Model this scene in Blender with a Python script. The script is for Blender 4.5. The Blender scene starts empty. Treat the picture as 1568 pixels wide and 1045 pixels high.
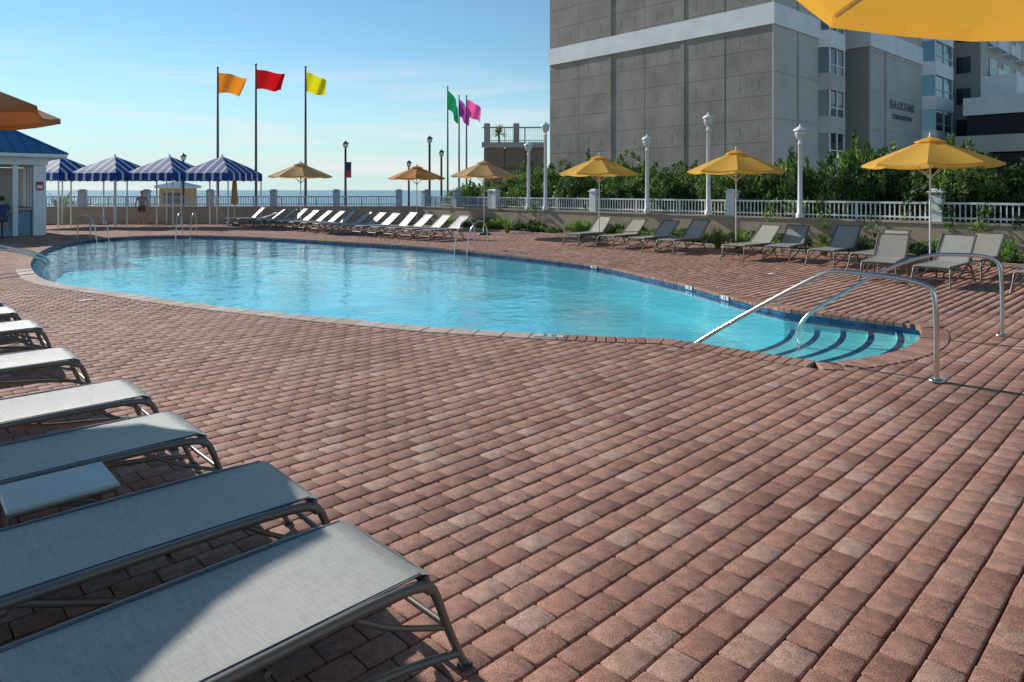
import bpy, bmesh, math, random
import numpy as np
from mathutils import Vector, Matrix
random.seed(7); np.random.seed(7)
R=math.radians
scene=bpy.context.scene
COL=scene.collection

# ------------------------------------------------------------ materials
def M(name,col,rough=.6,metal=0.,var=.12,scale=6.,bump=0.,bscale=60.,island=0.,transl=0.,spec=.5,stretch=None,fine=0.,fscale=250.):
    m=bpy.data.materials.new(name); m.use_nodes=True
    nt=m.node_tree; N=nt.nodes; L=nt.links
    b=N['Principled BSDF']; out=N['Material Output']
    b.inputs['Roughness'].default_value=rough; b.inputs['Metallic'].default_value=metal
    b.inputs['Specular IOR Level'].default_value=spec
    tc=N.new('ShaderNodeTexCoord'); vec=tc.outputs['Object']
    if stretch:
        mp=N.new('ShaderNodeMapping'); mp.inputs['Scale'].default_value=stretch; L.new(vec,mp.inputs['Vector']); vec=mp.outputs[0]
    n=N.new('ShaderNodeTexNoise'); n.inputs['Scale'].default_value=scale; n.inputs['Detail'].default_value=5
    L.new(vec,n.inputs['Vector'])
    mr=N.new('ShaderNodeMapRange'); mr.inputs[1].default_value=.3; mr.inputs[2].default_value=.7
    mr.inputs[3].default_value=1-var; mr.inputs[4].default_value=1+var
    L.new(n.outputs['Fac'],mr.inputs[0]); fac=mr.outputs[0]
    if island:
        g=N.new('ShaderNodeNewGeometry'); m2=N.new('ShaderNodeMapRange')
        m2.inputs[3].default_value=1-island; m2.inputs[4].default_value=1+island
        L.new(g.outputs['Random Per Island'],m2.inputs[0])
        mm=N.new('ShaderNodeMath'); mm.operation='MULTIPLY'; L.new(fac,mm.inputs[0]); L.new(m2.outputs[0],mm.inputs[1]); fac=mm.outputs[0]
    if fine:
        n3=N.new('ShaderNodeTexNoise'); n3.inputs['Scale'].default_value=fscale; n3.inputs['Detail'].default_value=2; L.new(vec,n3.inputs['Vector'])
        m3=N.new('ShaderNodeMapRange'); m3.inputs[1].default_value=.3; m3.inputs[2].default_value=.7; m3.inputs[3].default_value=1-fine; m3.inputs[4].default_value=1+fine
        L.new(n3.outputs['Fac'],m3.inputs[0])
        mm=N.new('ShaderNodeMath'); mm.operation='MULTIPLY'; L.new(fac,mm.inputs[0]); L.new(m3.outputs[0],mm.inputs[1]); fac=mm.outputs[0]
    vm=N.new('ShaderNodeVectorMath'); vm.operation='SCALE'; vm.inputs[0].default_value=col[:3]; L.new(fac,vm.inputs['Scale'])
    L.new(vm.outputs[0],b.inputs['Base Color'])
    if bump:
        n2=N.new('ShaderNodeTexNoise'); n2.inputs['Scale'].default_value=bscale; n2.inputs['Detail'].default_value=4; L.new(vec,n2.inputs['Vector'])
        bp=N.new('ShaderNodeBump'); bp.inputs['Strength'].default_value=bump; bp.inputs['Distance'].default_value=.02
        L.new(n2.outputs['Fac'],bp.inputs['Height']); L.new(bp.outputs[0],b.inputs['Normal'])
    if transl:
        t=N.new('ShaderNodeBsdfTranslucent'); L.new(vm.outputs[0],t.inputs['Color'])
        mx=N.new('ShaderNodeMixShader'); mx.inputs[0].default_value=transl
        L.new(b.outputs[0],mx.inputs[1]); L.new(t.outputs[0],mx.inputs[2]); L.new(mx.outputs[0],out.inputs[0])
    return m

def paver_mat(name,cols):
    m=bpy.data.materials.new(name); m.use_nodes=True
    nt=m.node_tree; N=nt.nodes; L=nt.links; b=N['Principled BSDF']
    b.inputs['Roughness'].default_value=.8; b.inputs['Specular IOR Level'].default_value=.3
    g=N.new('ShaderNodeNewGeometry'); r=N.new('ShaderNodeValToRGB')
    r.color_ramp.elements[0].color=(*cols[0],1); r.color_ramp.elements[1].color=(*cols[-1],1)
    for i,c in enumerate(cols[1:-1]):
        e=r.color_ramp.elements.new((i+1)/(len(cols)-1)); e.color=(*c,1)
    L.new(g.outputs['Random Per Island'],r.inputs[0])
    tc=N.new('ShaderNodeTexCoord')
    def noise(sc,lo,hi,a,bb,det=3):
        n=N.new('ShaderNodeTexNoise'); n.inputs['Scale'].default_value=sc; n.inputs['Detail'].default_value=det
        L.new(tc.outputs['Object'],n.inputs['Vector'])
        mr=N.new('ShaderNodeMapRange'); mr.inputs[1].default_value=lo; mr.inputs[2].default_value=hi; mr.inputs[3].default_value=a; mr.inputs[4].default_value=bb
        L.new(n.outputs['Fac'],mr.inputs[0]); return n,mr
    n1,a1=noise(.6,.3,.7,.82,1.16,5)
    n2,a2=noise(170,.3,.7,.48,1.50,3)
    n3,a3=noise(18,.35,.7,.80,1.20,4)
    p=N.new('ShaderNodeMath'); p.operation='MULTIPLY'; L.new(a1.outputs[0],p.inputs[0]); L.new(a2.outputs[0],p.inputs[1])
    q=N.new('ShaderNodeMath'); q.operation='MULTIPLY'; L.new(p.outputs[0],q.inputs[0]); L.new(a3.outputs[0],q.inputs[1])
    vm=N.new('ShaderNodeVectorMath'); vm.operation='SCALE'; L.new(r.outputs[0],vm.inputs[0]); L.new(q.outputs[0],vm.inputs['Scale'])
    # pale grey aggregate flecks
    n4,a4=noise(95,.60,.70,0,.45,2)
    fx=N.new('ShaderNodeMixRGB'); L.new(a4.outputs[0],fx.inputs[0]); L.new(vm.outputs[0],fx.inputs[1]); fx.inputs[2].default_value=(.42,.34,.29,1)
    L.new(fx.outputs[0],b.inputs['Base Color'])
    bp=N.new('ShaderNodeBump'); bp.inputs['Strength'].default_value=.6; bp.inputs['Distance'].default_value=.006
    L.new(n2.outputs['Fac'],bp.inputs['Height']); 
    L.new(bp.outputs[0],b.inputs['Normal'])
    return m

mt_paver=paver_mat('brick_paver',[(.27,.13,.092),(.36,.182,.13),(.40,.217,.158),(.37,.178,.125),(.45,.285,.215)])
mt_cop=paver_mat('coping_brick',[(.30,.14,.098),(.37,.185,.13),(.43,.25,.18)])
mt_coplight=paver_mat('coping_stone',[(.48,.35,.27),(.53,.41,.33),(.58,.47,.39)])  # pale smooth coping; glints along the near-left edge are painted into this tone
mt_joint=M('joint_sand',(.04,.027,.02),.9,var=.3,bump=.3)
mt_stucco=M('tan_stucco',(.47,.35,.25),.85,var=.12,scale=1.5,bump=.35,bscale=40,fine=.1,fscale=80)
mt_cap=M('wall_cap',(.5,.42,.34),.8,var=.1,bump=.1)
mt_white=M('white_paint',(.80,.80,.78),.45,var=.05)
mt_metal=M('stainless_steel',(.62,.6,.57),.22,1.0,var=.05)
mt_frame=M('taupe_frame',(.18,.155,.125),.38,.35,var=.06,scale=20)
mt_dark=M('dark_metal',(.05,.05,.055),.4,.5,var=.05)
mt_pole=M('flagpole_grey',(.09,.09,.095),.4,.4,var=.05)
mt_sea=M('sea_water',(.012,.10,.17),.25,var=.2,scale=.02,bump=.6,bscale=.3)
mt_sand=M('beach_sand',(.42,.34,.24),.95,var=.12,scale=.2,bump=.3,bscale=3)
mt_soil=M('mulch_soil',(.10,.065,.04),.95,var=.4,scale=20,bump=.8,bscale=40)
mt_bark=M('bark',(.13,.085,.055),.9,var=.3,bump=.6)
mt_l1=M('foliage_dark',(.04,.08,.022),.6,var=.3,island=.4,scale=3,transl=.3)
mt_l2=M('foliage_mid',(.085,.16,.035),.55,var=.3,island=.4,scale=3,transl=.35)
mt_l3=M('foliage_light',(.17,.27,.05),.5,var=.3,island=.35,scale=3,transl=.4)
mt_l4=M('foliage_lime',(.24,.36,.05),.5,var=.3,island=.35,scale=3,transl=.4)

def sling():
    m=M('sling_fabric',(.325,.315,.275),.36,var=.04,scale=5,spec=.7)
    nt=m.node_tree;N=nt.nodes;L=nt.links;b=N['Principled BSDF']
    tc=N.new('ShaderNodeTexCoord'); hs=[]
    for d in ('X','Y'):
        w=N.new('ShaderNodeTexWave'); w.bands_direction=d; w.inputs['Scale'].default_value=75; w.inputs['Distortion'].default_value=.6; w.inputs['Detail'].default_value=1
        L.new(tc.outputs['Object'],w.inputs['Vector']); hs.append(w)
    ad=N.new('ShaderNodeMath'); ad.operation='ADD'; L.new(hs[0].outputs['Fac'],ad.inputs[0]); L.new(hs[1].outputs['Fac'],ad.inputs[1])
    bp=N.new('ShaderNodeBump'); bp.inputs['Strength'].default_value=.5; bp.inputs['Distance'].default_value=.002
    L.new(ad.outputs[0],bp.inputs['Height']); L.new(bp.outputs[0],b.inputs['Normal'])
    n=N.new('ShaderNodeTexNoise'); mp=N.new('ShaderNodeMapping'); mp.inputs['Scale'].default_value=(12,260,12); n.inputs['Scale'].default_value=1; n.inputs['Detail'].default_value=2
    L.new(tc.outputs['Object'],mp.inputs['Vector']); L.new(mp.outputs[0],n.inputs['Vector'])
    n2=N.new('ShaderNodeTexNoise'); mp2=N.new('ShaderNodeMapping'); mp2.inputs['Scale'].default_value=(260,12,12); n2.inputs['Scale'].default_value=1; n2.inputs['Detail'].default_value=2
    L.new(tc.outputs['Object'],mp2.inputs['Vector']); L.new(mp2.outputs[0],n2.inputs['Vector'])
    av=N.new('ShaderNodeMath'); av.operation='ADD'; L.new(n.outputs['Fac'],av.inputs[0]); L.new(n2.outputs['Fac'],av.inputs[1])
    mr=N.new('ShaderNodeMapRange'); mr.inputs[1].default_value=.7; mr.inputs[2].default_value=1.3; mr.inputs[3].default_value=.74; mr.inputs[4].default_value=1.24
    L.new(av.outputs[0],mr.inputs[0])
    src=b.inputs['Base Color'].links[0].from_socket
    vm=N.new('ShaderNodeVectorMath'); vm.operation='SCALE'; L.new(src,vm.inputs[0]); L.new(mr.outputs[0],vm.inputs['Scale']); L.new(vm.outputs[0],b.inputs['Base Color'])
    return m
mt_sling=sling()
mt_piping=M('navy_piping',(.02,.05,.10),.4)
mt_plasticfoot=M('rubber_foot',(.04,.04,.04),.6)

# ------------------------------------------------------------ mesh builder
class MB:
    def __init__(s,mats): s.v=[];s.f=[];s.m=[];s.sm=[];s.mats=mats
    def face(s,pts,m=0,sm=False):
        i=len(s.v); s.v+= [tuple(p) for p in pts]; s.f.append(tuple(range(i,i+len(pts)))); s.m.append(m); s.sm.append(sm)
    def mesh(s,vs,fs,m=0,sm=False):
        i=len(s.v); s.v+=[tuple(p) for p in vs]
        for f in fs: s.f.append(tuple(i+k for k in f)); s.m.append(m); s.sm.append(sm)
    def box(s,c,sz,m=0,rz=0,bev=0):
        cx,cy,cz=c; hx,hy,hz=sz[0]/2,sz[1]/2,sz[2]/2
        ca,sa=math.cos(rz),math.sin(rz)
        if bev<=0:
            vs=[(x,y,z) for z in(-hz,hz) for x,y in((-hx,-hy),(hx,-hy),(hx,hy),(-hx,hy))]
            fs=[(0,3,2,1),(4,5,6,7),(0,1,5,4),(1,2,6,5),(2,3,7,6),(3,0,4,7)]
        else:
            b=bev
            rings=[(hx-b,hy-b,-hz),(hx,hy,-hz+b),(hx,hy,hz-b),(hx-b,hy-b,hz)]
            vs=[];fs=[]
            for (a,bb,z) in rings: vs+=[(-a,-bb,z),(a,-bb,z),(a,bb,z),(-a,bb,z)]
            for r in range(3):
                for k in range(4): fs.append((r*4+k,r*4+(k+1)%4,r*4+4+(k+1)%4,r*4+4+k))
            fs+=[(0,3,2,1),(12,13,14,15)]
        vs=[(cx+x*ca-y*sa,cy+x*sa+y*ca,cz+z) for x,y,z in vs]
        s.mesh(vs,fs,m)
    def lathe(s,c,prof,m=0,n=16,sm=True):
        cx,cy,cz=c; vs=[];fs=[]
        for r,z in prof:
            for k in range(n):
                a=2*math.pi*k/n; vs.append((cx+r*math.cos(a),cy+r*math.sin(a),cz+z))
        for i in range(len(prof)-1):
            for k in range(n):
                fs.append((i*n+k,i*n+(k+1)%n,(i+1)*n+(k+1)%n,(i+1)*n+k))
        s.mesh(vs,fs,m,sm)
        if prof[-1][0]>1e-4: s.mesh(vs[-n:],[tuple(range(n))],m)
        if prof[0][0]>1e-4: s.mesh(vs[:n],[tuple(reversed(range(n)))],m)
    def tube(s,pts,r,m=0,n=10,rad2=None,smooth=2,caps=True):
        P=[Vector(p) for p in pts]
        rr=r if isinstance(r,(list,tuple)) else [r]*len(P)
        for _ in range(smooth if len(P)>2 else 0):
            Q=[P[0]];q=[rr[0]]
            for i in range(len(P)-1):
                a,b=P[i],P[i+1]
                if i>0: Q.append(a.lerp(b,.25)); q.append(rr[i]*.75+rr[i+1]*.25)
                if i<len(P)-2: Q.append(a.lerp(b,.75)); q.append(rr[i]*.25+rr[i+1]*.75)
            Q.append(P[-1]); q.append(rr[-1]); P=Q; rr=q
        vs=[];fs=[]
        t0=(P[1]-P[0]).normalized(); up=Vector((0,0,1)) if abs(t0.z)<.9 else Vector((1,0,0))
        nx=t0.cross(up).normalized()
        for i,p in enumerate(P):
            t=((P[min(i+1,len(P)-1)]-P[max(i-1,0)])).normalized()
            nx=(nx-t*nx.dot(t)).normalized(); ny=t.cross(nx)
            for k in range(n):
                a=2*math.pi*k/n
                vs.append(p+nx*math.cos(a)*rr[i]+ny*math.sin(a)*rr[i]*(rad2 or 1))
        for i in range(len(P)-1):
            for k in range(n): fs.append((i*n+k,(i+1)*n+k,(i+1)*n+(k+1)%n,i*n+(k+1)%n))
        s.mesh(vs,fs,m,True)
        if caps: s.mesh(vs[:n],[tuple(range(n))],m); s.mesh(vs[-n:],[tuple(reversed(range(n)))],m)
    def data(s,name):
        me=bpy.data.meshes.new(name); me.from_pydata(s.v,[],s.f)
        for mt in s.mats: me.materials.append(mt)
        me.polygons.foreach_set('material_index',s.m); me.polygons.foreach_set('use_smooth',s.sm); me.update()
        return me
    def build(s,name,loc=(0,0,0),rz=0,parent=None):
        return place(s.data(name),name,loc,rz,parent)
def place(me,name,loc=(0,0,0),rz=0,parent=None,scale=1):
    o=bpy.data.objects.new(name,me); o.location=loc; o.rotation_euler=(0,0,rz); o.scale=(scale,)*3
    COL.objects.link(o)
    if parent: o.parent=parent
    return o
def empty(name,loc=(0,0,0),rz=0):
    o=bpy.data.objects.new(name,None); o.location=loc; o.rotation_euler=(0,0,rz); COL.objects.link(o); return o
def text(name,body,size,loc,rot,mat,parent=None,ext=.01):
    c=bpy.data.curves.new(name,'FONT'); c.body=body; c.size=size; c.extrude=ext; c.align_x='CENTER'; c.align_y='CENTER'
    t=bpy.data.objects.new(name+'_t',c); COL.objects.link(t)
    dg=bpy.context.evaluated_depsgraph_get(); me=bpy.data.meshes.new_from_object(t.evaluated_get(dg))
    bpy.data.objects.remove(t); me.materials.clear(); me.materials.append(mat)
    o=bpy.data.objects.new(name,me); o.location=loc; o.rotation_euler=rot; COL.objects.link(o)
    if parent: o.parent=parent
    return o

# ------------------------------------------------------------ camera / light / world
cam=bpy.data.cameras.new('camera'); co=bpy.data.objects.new('camera',cam); COL.objects.link(co)
co.location=(0,0,1.8); co.rotation_euler=(R(90),0,0); cam.lens=24; cam.sensor_width=36; cam.shift_y=-.1476; cam.clip_end=20000; cam.clip_start=.05
scene.camera=co
AZ=Vector((-.77,.64)).normalized(); EL=R(29)
sd=Vector((AZ.x*math.cos(EL),AZ.y*math.cos(EL),math.sin(EL)))
sl=bpy.data.lights.new('sun','SUN'); sl.energy=5.0; sl.angle=R(.5); sl.color=(1,.955,.88)
so=bpy.data.objects.new('sun',sl); COL.objects.link(so); so.rotation_euler=sd.to_track_quat('Z','Y').to_euler(); so.location=(-20,20,30)
w=bpy.data.worlds.new('World'); scene.world=w; w.use_nodes=True
N=w.node_tree.nodes; L=w.node_tree.links; bg=N['Background']; bg.inputs[1].default_value=.115
sky=N.new('ShaderNodeTexSky'); sky.sky_type='NISHITA'; sky.sun_disc=False; sky.sun_elevation=EL
sky.sun_rotation=math.atan2(AZ.x,AZ.y); sky.air_density=1.0; sky.dust_density=.0; sky.ozone_density=2.5
tn=N.new('ShaderNodeMixRGB'); tn.blend_type='MULTIPLY'; tn.inputs[0].default_value=1; L.new(sky.outputs[0],tn.inputs[1]); tn.inputs[2].default_value=(.84,1.04,1.02,1)
tc=N.new('ShaderNodeTexCoord'); mp=N.new('ShaderNodeMapping'); mp.inputs['Scale'].default_value=(1.5,1.5,20); mp.inputs['Location'].default_value=(.3,.4,.2); mp.inputs['Rotation'].default_value=(R(1.5),R(-2),0)
L.new(tc.outputs['Generated'],mp.inputs['Vector'])
cn=N.new('ShaderNodeTexNoise'); cn.inputs['Scale'].default_value=1.7; cn.inputs['Detail'].default_value=9; cn.inputs['Roughness'].default_value=.6; cn.inputs['Distortion'].default_value=.6
L.new(mp.outputs[0],cn.inputs['Vector'])
cr=N.new('ShaderNodeMapRange'); cr.inputs[1].default_value=.48; cr.inputs[2].default_value=.68; L.new(cn.outputs['Fac'],cr.inputs[0])
sx=N.new('ShaderNodeSeparateXYZ'); L.new(tc.outputs['Generated'],sx.inputs[0])
# marine haze close to the horizon
hz=N.new('ShaderNodeMapRange'); hz.interpolation_type='SMOOTHSTEP'; hz.inputs[1].default_value=.20; hz.inputs[2].default_value=-.02; hz.inputs[3].default_value=0; hz.inputs[4].default_value=.85; L.new(sx.outputs['Z'],hz.inputs[0])
hm=N.new('ShaderNodeMixRGB'); L.new(hz.outputs[0],hm.inputs[0]); L.new(tn.outputs[0],hm.inputs[1]); hm.inputs[2].default_value=(5.0,6.5,7.0,1)
zr=N.new('ShaderNodeMapRange'); zr.inputs[1].default_value=.20; zr.inputs[2].default_value=.08; zr.inputs[3].default_value=0; zr.inputs[4].default_value=.7; L.new(sx.outputs['Z'],zr.inputs[0])
mu=N.new('ShaderNodeMath'); mu.operation='MULTIPLY'; L.new(cr.outputs[0],mu.inputs[0]); L.new(zr.outputs[0],mu.inputs[1])
mx=N.new('ShaderNodeMixRGB'); L.new(mu.outputs[0],mx.inputs[0]); L.new(hm.outputs[0],mx.inputs[1]); mx.inputs[2].default_value=(7.6,7.5,7.5,1)
L.new(mx.outputs[0],bg.inputs[0])
scene.view_settings.view_transform='Standard'; scene.view_settings.look='None'; scene.view_settings.exposure=0

# ------------------------------------------------------------ terrain and sea
g=MB([mt_sand]); S=9000
g.face([(-S,-S,-3),(S,-S,-3),(S,110,-3),(-S,110,-3)]); g.face([(-S,110,-3),(S,110,-3),(S,160,-5),(-S,160,-5)]); g.face([(-S,160,-5),(S,160,-5),(S,S,-6),(-S,S,-6)])
g.build('beach_ground')
s_=MB([mt_sea]); s_.face([(-S,120,-3.7),(S,120,-3.7),(S,S,-3.7),(-S,S,-3.7)]); s_.build('ocean')

# ------------------------------------------------------------ pool outline
sec1=[(4.11,10.3),(3.69,11.5),(3.40,12.7),(2.92,14.1),(2.1,16.1),(.65,18.1),(-1.3,20.2),(-3.2,21.9),(-6.4,24.0),(-9.5,25.9),(-12.2,26.9),(-14.2,26.8),(-15.3,25.3),(-15.1,23.0),(-13.8,20.0),(-12.0,17.0),(-10.3,14.7),(-9.1,13.4),(-7.85,12.5),(-6.53,11.7),(-4.98,10.75),(-3.11,9.80),(-1.6,9.13),(-.70,8.78),(.92,8.36),(1.86,8.22)]
def catmull(P,n=5):
    out=[]
    for i in range(len(P)-1):
        p0=P[max(i-1,0)];p1=P[i];p2=P[i+1];p3=P[min(i+2,len(P)-1)]
        for k in range(n):
            t=k/n
            out.append(tuple(.5*((2*p1[a])+(-p0[a]+p2[a])*t+(2*p0[a]-5*p1[a]+4*p2[a]-p3[a])*t*t+(-p0[a]+3*p1[a]-3*p2[a]+p3[a])*t**3) for a in(0,1)))
    return out
out=catmull(sec1,5)+[(1.86,8.22)]
P1=(3.25,7.05);P2=(5.4,9.05);CT=(4.80,7.56)
arc=[tuple((1-t)**2*P1[a]+2*t*(1-t)*CT[a]+t*t*P2[a] for a in(0,1)) for t in [k/12 for k in range(13)]]
out+= [(2.55,7.64)]+arc+[(4.75,9.68)]
POOL=out
area=sum(POOL[i][0]*POOL[(i+1)%len(POOL)][1]-POOL[(i+1)%len(POOL)][0]*POOL[i][1] for i in range(len(POOL)))
if area<0: POOL=POOL[::-1]
def offset(P,d):
    n=len(P);o=[]
    for i in range(n):
        a=Vector(P[i-1]);b=Vector(P[i]);c=Vector(P[(i+1)%n])
        t1=(b-a).normalized();t2=(c-b).normalized()
        n1=Vector((t1.y,-t1.x));n2=Vector((t2.y,-t2.x)); nn=(n1+n2).normalized()
        k=min(1/max(nn.dot(n1),.5),1.6); o.append(tuple(b+nn*d*k))
    return o
def fill(loops,z,name,mat):
    bm=bmesh.new(); edges=[]
    for lp in loops:
        vs=[bm.verts.new((x,y,z)) for x,y in lp]
        for i in range(len(vs)): edges.append(bm.edges.new((vs[i],vs[(i+1)%len(vs)])))
    bmesh.ops.triangle_fill(bm,use_beauty=True,use_dissolve=False,edges=edges,normal=(0,0,1))
    for f in bm.faces:
        f.normal_update()
        if f.normal.z<0: f.normal_flip()
    me=bpy.data.meshes.new(name); bm.to_mesh(me); bm.free(); me.materials.append(mat)
    return place(me,name)
DECK=[(-45,-12),(40.1,-12),(-5,37.5),(-45,36.0)]
fill([DECK,offset(POOL,.05)],-.03,'deck_base',mt_joint)

mt_tile=bpy.data.materials.new('pool_wall'); mt_tile.use_nodes=True
nt=mt_tile.node_tree;N=nt.nodes;L=nt.links;b=N['Principled BSDF']; b.inputs['Roughness'].default_value=.25
gz=N.new('ShaderNodeNewGeometry'); sp=N.new('ShaderNodeSeparateXYZ'); L.new(gz.outputs['Position'],sp.inputs[0])
gt=N.new('ShaderNodeMath'); gt.operation='GREATER_THAN'; gt.inputs[1].default_value=-.17; L.new(sp.outputs['Z'],gt.inputs[0])
ck=N.new('ShaderNodeTexVoronoi'); ck.inputs['Scale'].default_value=9; ck.distance='CHEBYCHEV'; L.new(gz.outputs['Position'],ck.inputs['Vector'])
rp=N.new('ShaderNodeValToRGB'); rp.color_ramp.elements[0].color=(.008,.02,.10,1); rp.color_ramp.elements[1].color=(.03,.12,.26,1)
sp2=N.new('ShaderNodeSeparateXYZ'); L.new(ck.outputs['Color'],sp2.inputs[0]); L.new(sp2.outputs['X'],rp.inputs[0])
mxx=N.new('ShaderNodeMixRGB'); L.new(gt.outputs[0],mxx.inputs[0]); mxx.inputs[1].default_value=(.34,.70,.75,1); L.new(rp.outputs[0],mxx.inputs[2]); L.new(mxx.outputs[0],b.inputs['Base Color'])
mt_floor=M('pool_plaster',(.34,.71,.75),.6,var=.12,scale=.9)
mt_step=M('pool_step',(.74,.84,.76),.5,var=.04)
mt_navy=M('navy_tile',(.006,.02,.14),.3)
shell=empty('swimming_pool')
mb=MB([mt_tile])
n=len(POOL)
for i in range(n):
    a=POOL[i];c=POOL[(i+1)%n]; mb.face([(*a,-.85),(*a,0),(*c,0),(*c,-.85)])
mb.build('pool_wall',parent=shell)
fl=fill([offset(POOL,.04)],-.72,'pool_floor',mt_floor); fl.parent=shell
mt_water=bpy.data.materials.new('pool_water'); mt_water.use_nodes=True
nt=mt_water.node_tree;N=nt.nodes;L=nt.links; N.remove(N['Principled BSDF'])
tr=N.new('ShaderNodeBsdfTransparent'); tr.inputs[0].default_value=(.45,.88,.95,1)
gl=N.new('ShaderNodeBsdfGlossy'); gl.inputs['Roughness'].default_value=.03; gl.inputs[0].default_value=(1,1,1,1)
tc=N.new('ShaderNodeTexCoord')
a=N.new('ShaderNodeTexNoise'); a.inputs['Scale'].default_value=3.6; a.inputs['Detail'].default_value=4; a.inputs['Distortion'].default_value=.8; L.new(tc.outputs['Object'],a.inputs['Vector'])
bb=N.new('ShaderNodeTexNoise'); bb.inputs['Scale'].default_value=.8; bb.inputs['Detail'].default_value=2; L.new(tc.outputs['Object'],bb.inputs['Vector'])
ad=N.new('ShaderNodeMath'); ad.operation='MULTIPLY_ADD'; ad.inputs[1].default_value=2.2; L.new(bb.outputs['Fac'],ad.inputs[0]); L.new(a.outputs['Fac'],ad.inputs[2])
bp=N.new('ShaderNodeBump'); bp.inputs['Strength'].default_value=.38; bp.inputs['Distance'].default_value=.03; L.new(ad.outputs[0],bp.inputs['Height'])
L.new(bp.outputs[0],gl.inputs['Normal'])
ge=N.new('ShaderNodeNewGeometry'); dt=N.new('ShaderNodeVectorMath'); dt.operation='DOT_PRODUCT'; L.new(bp.outputs[0],dt.inputs[0]); L.new(ge.outputs['Incoming'],dt.inputs[1])
ab=N.new('ShaderNodeMath'); ab.operation='ABSOLUTE'; L.new(dt.outputs['Value'],ab.inputs[0])
su=N.new('ShaderNodeMath'); su.operation='SUBTRACT'; su.use_clamp=True; su.inputs[0].default_value=1; L.new(ab.outputs[0],su.inputs[1])
pw=N.new('ShaderNodeMath'); pw.operation='POWER'; pw.inputs[1].default_value=5; L.new(su.outputs[0],pw.inputs[0])
ma=N.new('ShaderNodeMath'); ma.operation='MULTIPLY_ADD'; ma.inputs[1].default_value=.98; ma.inputs[2].default_value=.02; L.new(pw.outputs[0],ma.inputs[0])
ms=N.new('ShaderNodeMixShader'); L.new(ma.outputs[0],ms.inputs[0]); L.new(tr.outputs[0],ms.inputs[1]); L.new(gl.outputs[0],ms.inputs[2]); L.new(ms.outputs[0],N['Material Output'].inputs[0])
wt=fill([offset(POOL,.01)],-.09,'pool_water',mt_water); wt.parent=shell
mb=MB([mt_step,mt_navy])
ax=Vector((-.70,.714)).normalized(); bx=Vector((.732,.681)).normalized(); mid=Vector(((P1[0]+P2[0])/2,(P1[1]+P2[1])/2)); half=1.62
def curve(s,nn=16):
    pts=[]
    for k in range(nn+1):
        q=-1+2*k/nn; pts.append(mid+bx*q*half+ax*(s-.40*(1-q*q)))
    return pts
for k in range(5):
    z=-.125-.045*k; c0=curve(.36*k-(.4 if k==0 else 0)); c1=curve(.36*(k+1)); c2=curve(.36*(k+1)-.075); dz=.045 if k<4 else .5
    for i in range(16):
        mb.face([(*c0[i],z),(*c0[i+1],z),(*c1[i+1],z),(*c1[i],z)],0)
        mb.face([(*c2[i],z+.004),(*c2[i+1],z+.004),(*c1[i+1],z+.004),(*c1[i],z+.004)],1)
        mb.face([(*c1[i],z),(*c1[i+1],z),(*c1[i+1],z-dz),(*c1[i],z-dz)],0)
mb.build('entry_steps',parent=shell)
cop=MB([mt_cop,mt_coplight,mt_joint])
pts=[Vector(p) for p in POOL]+[Vector(POOL[0])]
cum=[0]
for i in range(n): cum.append(cum[-1]+(pts[i+1]-pts[i]).length)
def at(s):
    s%=cum[-1]
    for i in range(n):
        if s<=cum[i+1]:
            t=(s-cum[i])/max(cum[i+1]-cum[i],1e-6); return pts[i].lerp(pts[i+1],t),(pts[i+1]-pts[i]).normalized()
    return pts[0],(pts[1]-pts[0]).normalized()
bw=.115; nb=int(cum[-1]/bw)
for k in range(nb):
    s=(k+.5)*cum[-1]/nb; p,t=at(s); _,ta=at(s-.15); _,tb=at(s+.15); t=(ta+tb).normalized()
    nn=Vector((t.y,-t.x))
    light = (p.x<.6 and p.x+p.y<12 and p.y<15.5)
    wdt=.30
    c=p+nn*(wdt/2-.025); rz=math.atan2(t.y,t.x)
    z=.012+random.uniform(-.0015,.0015)
    bwid=(bw*3-.006) if light else bw-.011
    if light and k%3: continue
    cop.box((c.x,c.y,z-.03),(bwid,wdt,.06),1 if light else 0,rz,.006)
cop.build('pool_coping')

# ------------------------------------------------------------ brick paved deck
def inpoly(x,y,P):
    ins=np.zeros(len(x),bool); n=len(P)
    for i in range(n):
        x1,y1=P[i];x2,y2=P[(i+1)%n]
        if y1==y2: continue
        c=((y1>y)!=(y2>y))&(x<(x2-x1)*(y-y1)/(y2-y1)+x1); ins^=c
    return ins
th=R(44); e1=np.array([math.cos(th),math.sin(th)]); e2=np.array([-e1[1],e1[0]])
PL,PW=.186,.143
I,J=np.meshgrid(np.arange(-290,290),np.arange(-140,290))
I=I.ravel();J=J.ravel()
v_=I*PW; u_=(J+.5*(I%2))*PL
X=u_*e1[0]+v_*e2[0]; Y=u_*e1[1]+v_*e2[1]
keep=(Y>.3)&(Y<36.6)&(np.abs(X)<.84*Y+3)&(.739*X+.674*Y<19.45)
X=X[keep];Y=Y[keep]
keep=~inpoly(X,Y,offset(POOL,.20)); X=X[keep];Y=Y[keep]
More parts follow.
